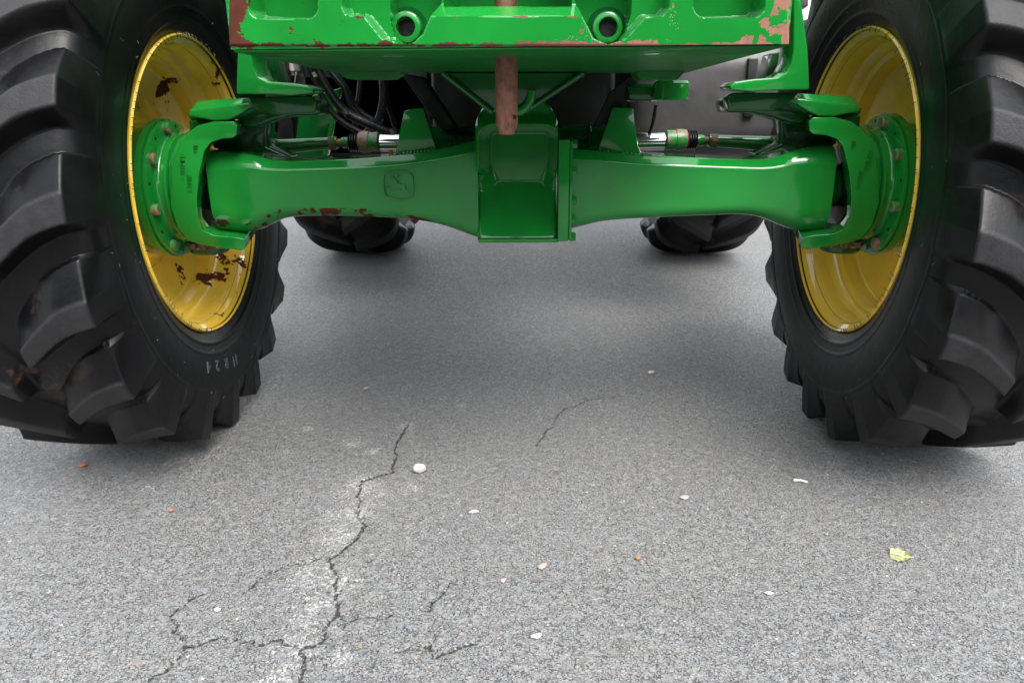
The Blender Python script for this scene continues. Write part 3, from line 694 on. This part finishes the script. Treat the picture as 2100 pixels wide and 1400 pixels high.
# ---- steering knuckle, hub and arms, mirrored
def mirx(o, s):
    return o
for s in (-1, 1):
    def P(pts, Y): return [(-abs(x) * -s * -1 if False else (x if s < 0 else -x), z) for x, z in pxo(pts, Y)]
    def W(px, py, Y):
        w_ = at(px, py, Y); return Vector((w_.x if s < 0 else -w_.x, w_.y, w_.z))
    # hub flange (lathe about the wheel axis)
    bm = bmesh.new()
    add_lathe(bm, (0, 0, ZC), (s, 0, 0), [(.766, .112), (.770, .1225), (.775, .1235), (.779, .117), (.787, .1175), (.792, .121), (.795, .128), (.7965, .148), (.7985, .1525), (.804, .1535), (.8055, .150), (.8075, .150), (.809, .1565), (.822, .157), (.8255, .153), (.8265, .140), (.861, .138), (.861, .05)], 96)
    hub = bm_obj('hub_flange', bm, M_green, tractor, angle=40); wear_attr(hub, lambda c: c[:, 0] * 0 + .03)
    base = None
    for k in range(8):
        a = math.radians(12 + 45 * k)
        c = Vector((s * .794, -.1405 * math.cos(a), ZC - .1405 * math.sin(a)))
        if base is None:
            bm = bmesh.new(); add_lathe(bm, (0, 0, 0), (-s, 0, 0), [(-.006, .0125), (.007, .0125), (.0095, .0105)], 16)
            base = bm_obj('wheel_stud', bm, M_mixed, hub); base.location = c
        else: copy_of(base, hub, Matrix.Translation(c))
    base = None
    for k in range(8):
        a = math.radians(12 + 22.5 + 45 * k); c = Vector((s * .7972, -.1415 * math.cos(a), ZC - .1415 * math.sin(a)))
        if base is None:
            bm = bmesh.new(); add_lathe(bm, (0, 0, 0), (-s, 0, 0), [(-.002, .004), (.0015, .004)], 12)
            base = bm_obj('drain_hole', bm, M_black, hub); base.location = c
        else: copy_of(base, hub, Matrix.Translation(c))
    # knuckle: bell + C-shaped yoke
    kn = bmesh.new()
    add_lathe(kn, (0, 0, ZC), (s, 0, 0), [(.728, .080), (.729, .118), (.734, .127), (.740, .129), (.750, .129), (.762, .125), (.7665, .119), (.7665, .06)], 96)
    knuckle = bm_obj('steering_knuckle', kn, M_green, tractor, angle=40)
    KO = [(352, 330), (362, 290), (384, 268), (398, 258), (430, 250), (470, 250), (478, 258), (477, 278), (470, 284), (445, 286), (425, 293), (414, 310), (406, 360), (403, 410), (405, 452), (414, 474), (436, 484), (470, 487), (496, 492), (497, 512), (488, 516), (440, 510), (405, 504), (380, 494), (362, 468), (350, 420)]
    bm = bmesh.new(); add_prism(bm, P(KO, -.125), -.132, .118)
    for k in range(-9, 10):
        bmesh.ops.bisect_plane(bm, geom=bm.verts[:] + bm.edges[:] + bm.faces[:], plane_co=(0, 0, ZC + k * .0145), plane_no=(0, 0, 1))
    for v in bm.verts:
        if v.co.y > 0: v.co.x += s * .05
    for v in bm.verts: v.co.y *= max(.86, math.sqrt(max(.2, 1 - ((v.co.z - ZC) / .225) ** 2)))
    yoke = bm_obj('knuckle_yoke', bm, M_green, knuckle, .015, 4, 50); wear_attr(yoke, lambda c: c[:, 0] * 0 + .02)
    bm = bmesh.new(); add_lathe(bm, (0, 0, ZC), (s, 0, 0), [(.712, .03), (.714, .092), (.74, .096)], 48); bm_obj('joint_shade', bm, M_black, knuckle)  # black disc added for the shade deep in the yoke opening
    # casting figures
    for body, px, py, sz in (('118 49R1 8777', 371, 350, .0125), ('A105 8', 386, 375, .0125), ('1101', 394, 308, .0125)):
        Pp = W(px, py, -.129); Pp.y = -.132 * math.sqrt(1 - ((Pp.z - ZC) / .225) ** 2) - .0008
        text_mesh('casting_figures', body, sz, .0018, M_green, yoke, face_matrix(Pp, (.12 * -s * -1 if s < 0 else -.12, 0, -1), (1, 0, 0)))
    # plug of the lower kingpin
    bm = bmesh.new(); c = W(430, 505, 0); add_lathe(bm, (c.x, 0, c.z - .030), (0, 0, 1), [(.016, .040), (.02, .044), (.03, .045)], 40); bm_obj('lower_bearing_cap', bm, M_gdark, knuckle)
    for k in range(4):
        c = W(455 - k * 20, 514, -.07); bm = bmesh.new(); add_lathe(bm, (c.x, -.07, c.z + .004), (0, 0, 1), [(0, .008), (.012, .008)], 6); bm_obj('cap_bolt', bm, M_rust, knuckle)
    # drive shaft joint visible in the yoke opening
    bm = bmesh.new(); add_lathe(bm, (0, 0, ZC), (s, 0, 0), [(.56, .040), (.64, .045), (.66, .052), (.685, .054), (.70, .048), (.73, .044)], 48); bm_obj('axle_shaft', bm, M_gdark, tractor)
    # kingpin top: bearing boss, cover and steering arm
    c = W(436, 250, 0); bm = bmesh.new(); add_lathe(bm, (c.x, 0, c.z - .02), (0, 0, 1), [(0, .050), (.022, .050), (.026, .046), (.030, .050), (.040, .050)], 40); boss = bm_obj('kingpin_boss', bm, M_gdark, knuckle)
    bm = bmesh.new(); add_prism(bm, P([(388, 238), (390, 225), (440, 220), (502, 211), (520, 211), (508, 224), (490, 236), (470, 246), (440, 248)], -.085), -.095, .05)
    arm = bm_obj('steering_arm', bm, M_green, knuckle, .0035)
    bm = bmesh.new(); q0 = P([(400, 207), (494, 201), (500, 216), (396, 224)], -.06); lo, hi = [q0[3], q0[2]], [q0[0], q0[1]]
    vs = [bm.verts.new((x, y, z + dz)) for (x, z), y, dz in ((lo[0], -.088, -.004), (lo[1], -.088, -.004), (hi[1], -.050, 0), (hi[0], -.050, 0), (lo[0], .05, -.004), (lo[1], .05, -.004), (hi[1], .05, 0), (hi[0], .05, 0))]
    for f in ((0, 1, 2, 3), (4, 7, 6, 5), (0, 4, 5, 1), (3, 2, 6, 7), (0, 3, 7, 4), (1, 5, 6, 2)): bm.faces.new([vs[i] for i in f])
    o = bm_obj('arm_clamp', bm, M_green, knuckle, .003)
    wear_attr(o, lambda c: c[:, 0] * 0 + .22)
    bm = bmesh.new(); add_prism(bm, P([(478, 238), (500, 220), (520, 210), (560, 207), (640, 204), (652, 214), (650, 238), (600, 238), (560, 248), (520, 262), (500, 262)], -.02), -.02, .09)
    bm_obj('arm_web', bm, M_gdark, knuckle, .007)
    bm = bmesh.new(); add_prism(bm, P([(436, 300), (452, 268), (480, 250), (520, 246), (552, 240), (548, 270), (548, 300), (600, 322), (520, 345)], .05), .045, .11); bm_obj('knuckle_back', bm, M_gdark, knuckle, .006)
    # rear part of the arm going down to the tie rod
    bm = bmesh.new(); add_tube(bm, [W(520, 232, .10), W(540, 262, .14), W(552, 285, .15), W(556, 300, .15)], lambda t: .030 - .010 * t, 16); bm_obj('track_arm', bm, M_gdark, knuckle)
    # mudguard bracket
    MB_ = [(488, 193), (489, 150), (491, 110), (497, 60), (505, 0), (515, -60), (521, -60), (518, 0), (518, 60), (519, 112), (523, 138), (533, 158), (552, 168), (600, 171), (634, 176), (645, 184), (642, 192), (600, 196), (560, 194)]
    bm = bmesh.new(); add_prism(bm, P(MB_, -.12), -.13, -.04)
    guard = bm_obj('mudguard_bracket', bm, M_green, tractor, .006, 3)
    bm = bmesh.new(); add_prism(bm, P([(508, 199), (640, 197), (652, 206), (648, 232), (560, 236), (520, 214)], -.08), -.088, -.03, taper=.94); bm_obj('bracket_foot', bm, M_gdark, guard, .005)
    bm = bmesh.new(); add_prism(bm, P([(526, 112), (548, 118), (562, 170), (540, 168), (528, 140)], -.0), -.045, .12); bm_obj('bracket_web', bm, M_gdark, guard, .003)
    # steering link
    yT = .14
    def seg(name, x0, x1, y0_, y1_, prof, mat, par, n_=24):
        a, b = W(x0, y0_, yT), W(x1, y1_, yT); L = (b - a).length; bm = bmesh.new()
        add_lathe(bm, a, b - a, [(t * L, r) for t, r in prof], n_); return bm_obj(name, bm, mat, par)
    rod = seg('tie_rod', 562, 692, 302, 293, [(0, .019), (.15, .0175), (.9, .0145), (1, .0145)], M_green, tractor)
    seg('rod_end', 536, 572, 299, 302, [(0, .012), (.1, .022), (.5, .024), (.85, .020), (1, .017)], M_rust, rod)
    seg('lock_nut', 676, 688, 294.2, 293.3, [(0, .0185), (1, .0185)], M_mixed, rod, 6)
    seg('rod_thread', 688, 704, 293.5, 293, [(0, .0095), (1, .0095)], M_rust, rod)
    seg('rod_neck', 701, 722, 293, 292.5, [(0, .012), (.3, .014), (1, .012)], M_green, rod)
    prof = []
    for k in range(4): prof += [(k / 4, .019), (k / 4 + .12, .0235), (k / 4 + .2, .019)]
    seg('rubber_boot', 716, 736, 292.5, 292, prof + [(1, .019)], M_black, rod)
    seg('ball_socket', 734, 778, 291.5, 291, [(0, .018), (.08, .024), (.3, .0265), (.55, .0255), (.56, .0235), (.97, .0235), (1, .021)], M_mixed, rod)
    seg('piston_rod', 776, 850, 294, 294, [(0, .0165), (.06, .0165), (.07, .0215), (1, .0215)], M_chrome, tractor)
    seg('piston_shim', 776, 781, 294, 294, [(0, .018), (1, .018)], M_dark, rod)
    # cylinder head beside the differential
    seg('steering_cylinder', 868, 1005, 286, 286, [(0, .028), (.02, .031), (.45, .031), (.46, .034), (.5, .034), (.51, .031), (1, .031)], M_gdark, tractor)
    seg('cylinder_gland', 868, 905, 281, 281, [(0, .020), (.05, .024), (1, .024)], M_green, tractor)

for o in [o for o in tractor.children if o.name.split('.')[0] in ('hub_flange', 'steering_knuckle')]:
    steer(o, -1 if o.data.vertices[0].co.x < 0 else 1)

# bright round eye of the towing linkage, right of the middle
c = at(1376, 186, -.02); bm = bmesh.new()
add_lathe(bm, (c.x, -.02, c.z - .021), (0, 0, 1), [(0, .034), (.003, .0385), (.036, .0385), (.041, .034), (.041, .012)], 48); eye = bm_obj('linkage_eye', bm, M_gblock, tractor)
wear_attr(eye, lambda v: np.where(v[:, 2] < c.z - .005, .35, .1))
bm = bmesh.new(); q = at(1310, 186, .05); add_box(bm, (q.x - .03, .0, c.z - .022), (c.x, .10, c.z + .014)); bm_obj('linkage_bar', bm, M_gdark, eye, .008)
bm = bmesh.new(); add_tube(bm, [at(1345, 215, .10), at(1338, 255, .12), at(1325, 292, .14)], .004, 10); bm_obj('linkage_rod', bm, M_dark, eye)

# ---- chassis, hoses and everything behind the axle
bm = bmesh.new(); add_box(bm, (-.24, .30, .64), (.24, 2.3, 1.32)); sump = bm_obj('engine_block', bm, M_dark, tractor, .03)
bm = bmesh.new()
for k in range(9): add_box(bm, (-.25, .40 + k * .2, .67), (.25, .44 + k * .2, 1.2))
bm_obj('engine_rib', bm, M_dark, sump, .004)
bm = bmesh.new(); add_box(bm, (-.30, 2.2, .60), (.30, 2.70, 1.25)); add_lathe(bm, (-.62, 2.43, .86), (1, 0, 0), [(0, .17), (.1, .2), (1.14, .2), (1.24, .17)], 40); bm_obj('rear_axle', bm, M_gdark, tractor, .01)
for s in (-1, 1):
    bm = bmesh.new(); add_box(bm, (min(s * .30, s * .34), -.10, .93), (max(s * .30, s * .34), 1.6, 1.2)); bm_obj('chassis_rail', bm, M_gdark, tractor, .006)
bm = bmesh.new(); add_prism(bm, pxo([(602, 322), (612, 240), (640, 196), (700, 180), (690, 215), (668, 322)], .30), .30, .34); cb = bm_obj('chassis_bracket', bm, M_gdark, tractor, .003)
bm = bmesh.new(); add_tube(bm, [at(694, 205, .295), at(680, 265, .295), at(666, 318, .295)], .007, 10); bm_obj('bracket_edge', bm, M_green, cb)
bm = bmesh.new(); add_prism(bm, pxo([(820, 150), (868, 158), (938, 262), (905, 268)], .08), .08, .13); bm_obj('suspension_link', bm, M_dark, tractor, .006)
bm = bmesh.new(); add_prism(bm, pxo([(1300, 150), (1318, 150), (1262, 250), (1216, 262), (1250, 190)], .02), .02, .03); bm_obj('side_plate', bm, M_dark, tractor, .002)
hoses = [[(628, 110), (640, 150), (662, 200), (690, 240), (740, 272), (800, 290)], [(640, 105), (655, 150), (680, 195), (712, 232), (765, 258), (830, 285)], [(655, 105), (672, 140), (705, 180), (720, 215), (760, 262), (790, 300)],
         [(668, 105), (690, 150), (712, 185), (735, 225), (770, 250)], [(785, 120), (787, 170), (786, 210), (774, 250), (740, 285)], [(770, 120), (775, 150), (795, 210), (812, 268), (815, 300)], [(742, 120), (738, 180), (730, 240), (725, 300)]]
for i, hp in enumerate(hoses):
    bm = bmesh.new(); add_tube(bm, [at(x, y, .17 + .035 * i) for x, y in hp], .0115 if i in (1, 4) else .0075, 12); bm_obj('hydraulic_hose', bm, M_hose, tractor)
for (x, y) in ((641, 150), (706, 226), (804, 264)):
    a = at(x, y, .17); bm = bmesh.new(); add_lathe(bm, a, (.5, 0, -1), [(0, .008), (.012, .008)], 6); bm_obj('hose_fitting', bm, M_zinc, tractor)
a = at(803, 156, .05); bm = bmesh.new(); add_lathe(bm, a, (1, 0, 0), [(0, .006), (.010, .006)], 12); bm_obj('brass_plug', bm, M_brass, tractor)
a = at(802, 314, .08); bm = bmesh.new(); add_lathe(bm, a, (0, 0, 1), [(-.01, .006), (.008, .006)], 12); bm_obj('brass_plug', bm, M_brass, tractor)
bm = bmesh.new(); add_tube(bm, [at(604, 172, -.10), at(607, 150, -.10), at(608, 154, -.10)], .0016, 8); bm_obj('split_pin', bm, M_zinc, tractor)
# step box and lamp pieces behind the left bracket
bm = bmesh.new(); p0, p1 = at(578, 100, .9), at(584, 320, .9); add_box(bm, (p1.x - .045, .9, p1.z), (p0.x + .01, .95, p0.z + .3)); bm_obj('step_post', bm, M_black, tractor, .004)
bm = bmesh.new(); p0, p1 = at(584, 60, .92), at(603, 149, .92); add_box(bm, (p0.x, .92, p1.z), (p1.x, 1.02, p0.z)); bm_obj('battery_box', bm, M_mauve, tractor, .01)
bm = bmesh.new(); p0, p1 = at(583, 152, .97), at(880, 320, .97); add_box(bm, (p0.x, .97, p1.z), (p1.x, 1.5, p0.z)); add_box(bm, (at(604, 0, .97).x, .97, p1.z), (p1.x, 1.5, p0.z + .4)); bm_obj('toolbox', bm, M_black, tractor, .012)
a = at(562, 118, .45); bm = bmesh.new(); add_prism(bm, pxo([(560, 105), (573, 105), (581, 178), (575, 178)], .45), .45, .458); bm_obj('marker_strip', bm, M_pale_stone, tractor, .001)
# fuel tank on the right
p0, p1 = at(1300, 108, .75), at(1640, 330, .75)
bm = bmesh.new(); add_box(bm, (p0.x, .75, p1.z + .0), (p1.x, 1.75, p0.z + .05)); tank = bm_obj('fuel_tank', bm, M_tank, tractor, .11, 10)
p0, p1 = at(1535, 120, .74), at(1544, 240, .74); bm = bmesh.new(); add_box(bm, (p0.x, .735, p1.z), (p1.x, .76, p0.z)); bm_obj('tank_strap', bm, M_dark, tank, .003)

# rear wheels
RP = [(.70, .49), (.675, .51), (.655, .56), (.632, .64), (.622, .72), (.626, .79), (.642, .835), (.70, .860), (.80, .868), (.93, .870)]
for s, xx in ((-1, 742), (1, 1428)):
    w = empty('rear_wheel', (0, 0, 0), tractor); cX = abs(gnd(xx, 508).x) - .045; YW = gnd(xx, 508).y
    tyre('tyre', [((a_ - .93) * .70 + cX, r) for a_, r in RP], cX, 20, .036, s, .895, YW, .05 + .09 * (s > 0), w, 700, .26, math.radians(7), inner=-.01, top_w=.026, outer=.0)
    bm = bmesh.new(); o_ = cX - .93; add_lathe(bm, (0, YW, .895), (s, 0, 0), [(.76 + o_, .48), (.755 + o_, .50), (.77 + o_, .49), (.82 + o_, .45), (.90 + o_, .43), (.92 + o_, .40), (.95 + o_, .2), (.95 + o_, .05)], 96, cap=False)
    add_lathe(bm, (0, YW, .895), (s, 0, 0), [(.97 + o_, .05), (.97 + o_, .2), (.94 + o_, .42), (1.1 + o_, .46), (1.10 + o_, .50)], 96, cap=False); bm_obj('rim', bm, M_yellow, w, angle=50)

# upper bodywork (above the frame, keeps the sky off the underside)
def body_loft(name, secs, mat, par, r=.06):
    S = []
    for (y, x, zb, zt, rt) in secs:
        ring = [(-x, y, zb), (x, y, zb)]
        for a0, sx in ((0, 1), (90, -1)):
            for i in range(7):
                a = math.radians(a0 + 90 * i / 6); ring.append((sx * (x - rt) + rt * math.cos(a), y, zt - rt + rt * math.sin(a)))
        S.append(ring)
    return loft(name, S, mat, par, 40)
bon = body_loft('bonnet', [(-.30, .30, 1.22, 1.58, .10), (-.22, .335, 1.20, 1.66, .12), (.4, .36, 1.20, 1.76, .12), (1.55, .40, 1.20, 1.90, .12)], M_green, tractor)
body_loft('grille', [(-.335, .27, 1.24, 1.54, .09), (-.295, .285, 1.235, 1.565, .09)], M_black, bon)
for s in (-1, 1):
    bm = bmesh.new(); add_lathe(bm, (s * .17, -.345, 1.46), (0, 1, 0), [(0, .05), (.01, .058), (.03, .058)], 32); bm_obj('headlight', bm, M_glass, bon)
bm = bmesh.new(); add_box(bm, (-.30, -.42, zB + .272), (.30, .1, 1.19)); bm_obj('front_support', bm, M_gdark, tractor, .02)
cab = body_loft('cab', [(1.56, .52, 1.35, 2.72, .10), (1.75, .66, 1.30, 2.80, .12), (2.9, .70, 1.30, 2.80, .12), (3.05, .66, 1.40, 2.74, .10)], M_glass, tractor)
body_loft('roof', [(1.45, .72, 2.81, 2.93, .06), (1.6, .80, 2.81, 2.98, .07), (3.0, .82, 2.81, 2.98, .07), (3.15, .74, 2.81, 2.92, .05)], M_green, cab)
for s in (-1, 1):
    S = []
    for k in range(13):
        a = math.radians(15 + k * 12); cY, cZ = 2.43 + 1.02 * math.cos(a), .895 + 1.02 * math.sin(a)
        S.append([(s * .66, cY, cZ), (s * 1.22, cY, cZ), (s * 1.22, cY + .02 * math.cos(a), cZ + .02 * math.sin(a)), (s * .66, cY + .02 * math.cos(a), cZ + .02 * math.sin(a))])
    loft('rear_mudguard', S, M_green, tractor)

# ------------------------------------------------------------------ loose things on the asphalt
def pebble(name, px, py, wpx, flat, mat, label, cat, rot=0, elong=1.3, seed=0):
    c = gnd(px, py); r = (gnd(px + wpx / 2, py) - c).length; bm = bmesh.new()
    bmesh.ops.create_icosphere(bm, subdivisions=3, radius=1)
    rr_ = random.Random(seed); pl = [(Vector((rr_.gauss(0, 1), rr_.gauss(0, 1), rr_.gauss(0, .7))).normalized(), rr_.uniform(.62, .9)) for _ in range(11)]
    for v in bm.verts:
        for n_, d in pl:
            k = v.co.dot(n_) - d
            if k > 0: v.co -= n_ * k * .9
        v.co *= 1 + .06 * noise.noise(v.co * 3 + Vector((seed, 0, 0)))
        v.co = Vector((v.co.x * r * 1.12, v.co.y * r * 1.12 / elong, v.co.z * r * flat))
    zmin = min(v.co.z for v in bm.verts)
    for v in bm.verts: v.co.z -= zmin
    o = bm_obj(name, bm, mat, None, angle=28); o.location = (c.x, c.y, .0008); o.rotation_euler.z = rot
    return tag(o, label, cat, 'stone chips scattered on the asphalt' if name == 'stone_chip' else None)
pebble('pebble', 861, 968, 25, .75, M_pale_stone, 'rounded whitish pebble lying loose right of the long crack', 'stone', .3, 1.15, 1)
pebble('stone_chip', 1403, 1022, 20, .3, M_pink_stone, 'flat pink stone chip on bare asphalt in the right half of the foreground', 'stone', .2, 1.4, 2)
pebble('stone_chip', 1113, 1162, 22, .22, M_pink_stone, 'pale pink chip pressed into the asphalt at bottom centre', 'stone', 1., 1.5, 3)
pebble('stone_chip', 1308, 1146, 13, .45, M_orange_chip, 'small orange brick chip on the asphalt, nearest to the pale pink chips at bottom centre', 'stone', .7, 1.2, 4)
pebble('stone_chip', 171, 956, 24, .3, M_orange_chip, 'flat orange brown chip on the asphalt just in front of the left front tyre', 'stone', .1, 1.8, 5)
pebble('stone_chip', 973, 1051, 20, .25, M_pale_stone, 'flat cream chip right of and below the white pebble', 'stone', .2, 1.8, 6)
pebble('stone_chip', 1577, 1218, 20, .3, M_pale_stone, 'thin whitish chip low on the right between the pink stone and the leaf', 'stone', -.3, 2.2, 7)
pebble('stone_chip', 1100, 1305, 22, .2, M_pale_stone, 'whitish chip at the bottom edge right of the cracks', 'stone', .5, 1.5, 8)
pebble('stone_chip', 1335, 765, 16, .3, M_pale_stone, 'cream chip in the shade near the right front tyre', 'stone', .5, 1.5, 9)
pebble('stone_chip', 352, 1048, 11, .5, M_orange_chip, 'tiny red orange chip left of the long crack below the left front tyre', 'stone', .5, 1.2, 10)
pebble('stone_chip', 1032, 1192, 18, .25, M_pink_stone, 'brownish pink chip left of the pale pink chip at bottom centre', 'stone', 1.1, 1.8, 12)
pebble('stone_chip', 750, 798, 14, .3, M_pink_stone, 'small pink chip on the shaded asphalt between the front tyres', 'stone', 1.1, 1.4, 13)
pebble('stone_chip', 446, 1252, 13, .4, M_pale_stone, 'small white chip above the branching cracks at the lower left', 'stone', .1, 1.2, 14)
# dry stem
a, b = gnd(1627, 987), gnd(1656, 991); bm = bmesh.new()
add_tube(bm, [Vector((0, 0, 0)), (b - a) * .5 + Vector((0, .002, .001)), (b - a)], lambda t: .0032 - .0008 * t, 8)
o = bm_obj('dry_stem', bm, M_dry_stem, None); o.location = a + Vector((0, 0, .003)); tag(o, 'short pale dry stem lying on the asphalt below the right front tyre', 'stem')
# leaf: curled blade with midrib
c = gnd(1846, 1144); sc = (gnd(1865, 1144) - c).length
bm = bmesh.new(); nu, nv_ = 22, 12; G = []
for i in range(nu + 1):
    t = i / nu; w = 1.0 * math.sin(math.pi * min(1, t * .93 + .07)) ** .62 * (1 + .10 * math.sin(t * 21)); row = []
    for j in range(-nv_, nv_ + 1):
        f = j / nv_; x = (t * 2 - 1) * 1.05; y = f * w * (1 + .07 * math.sin(t * 30 + f * 5))
        z = .10 + .30 * max(f, 0) ** 2 + .05 * f * f + .10 * math.sin(t * 4 + f * 2) + .03 * math.sin(abs(f) * 8 - t * 20) + (.22 * t * t if t > .7 else 0)
        row.append(bm.verts.new((x * sc, y * sc, z * sc)))
    G.append(row)
for A_, B_ in zip(G, G[1:]):
    for k in range(2 * nv_): bm.faces.new((A_[k], A_[k + 1], B_[k + 1], B_[k]))
bmesh.ops.solidify(bm, geom=bm.faces[:], thickness=.0006)
leaf = bm_obj('leaf', bm, M_green_leaf, None, angle=60); leaf.location = (c.x, c.y, .0015); leaf.rotation_euler.z = math.radians(-28)
tag(leaf, 'curled yellow green leaf lying on the asphalt at the lower right', 'leaf')
bm = bmesh.new(); add_tube(bm, [((t * 2 - 1) * 1.05 * sc, 0, (.15 + .12 * math.sin(t * 4)) * sc + .0006) for t in (.0, .25, .5, .75)] + [(.9 * sc, 0, .35 * sc), (1.25 * sc, .05 * sc, .42 * sc)], .0011, 6)
bm_obj('midrib', bm, M_dry_stem, leaf)
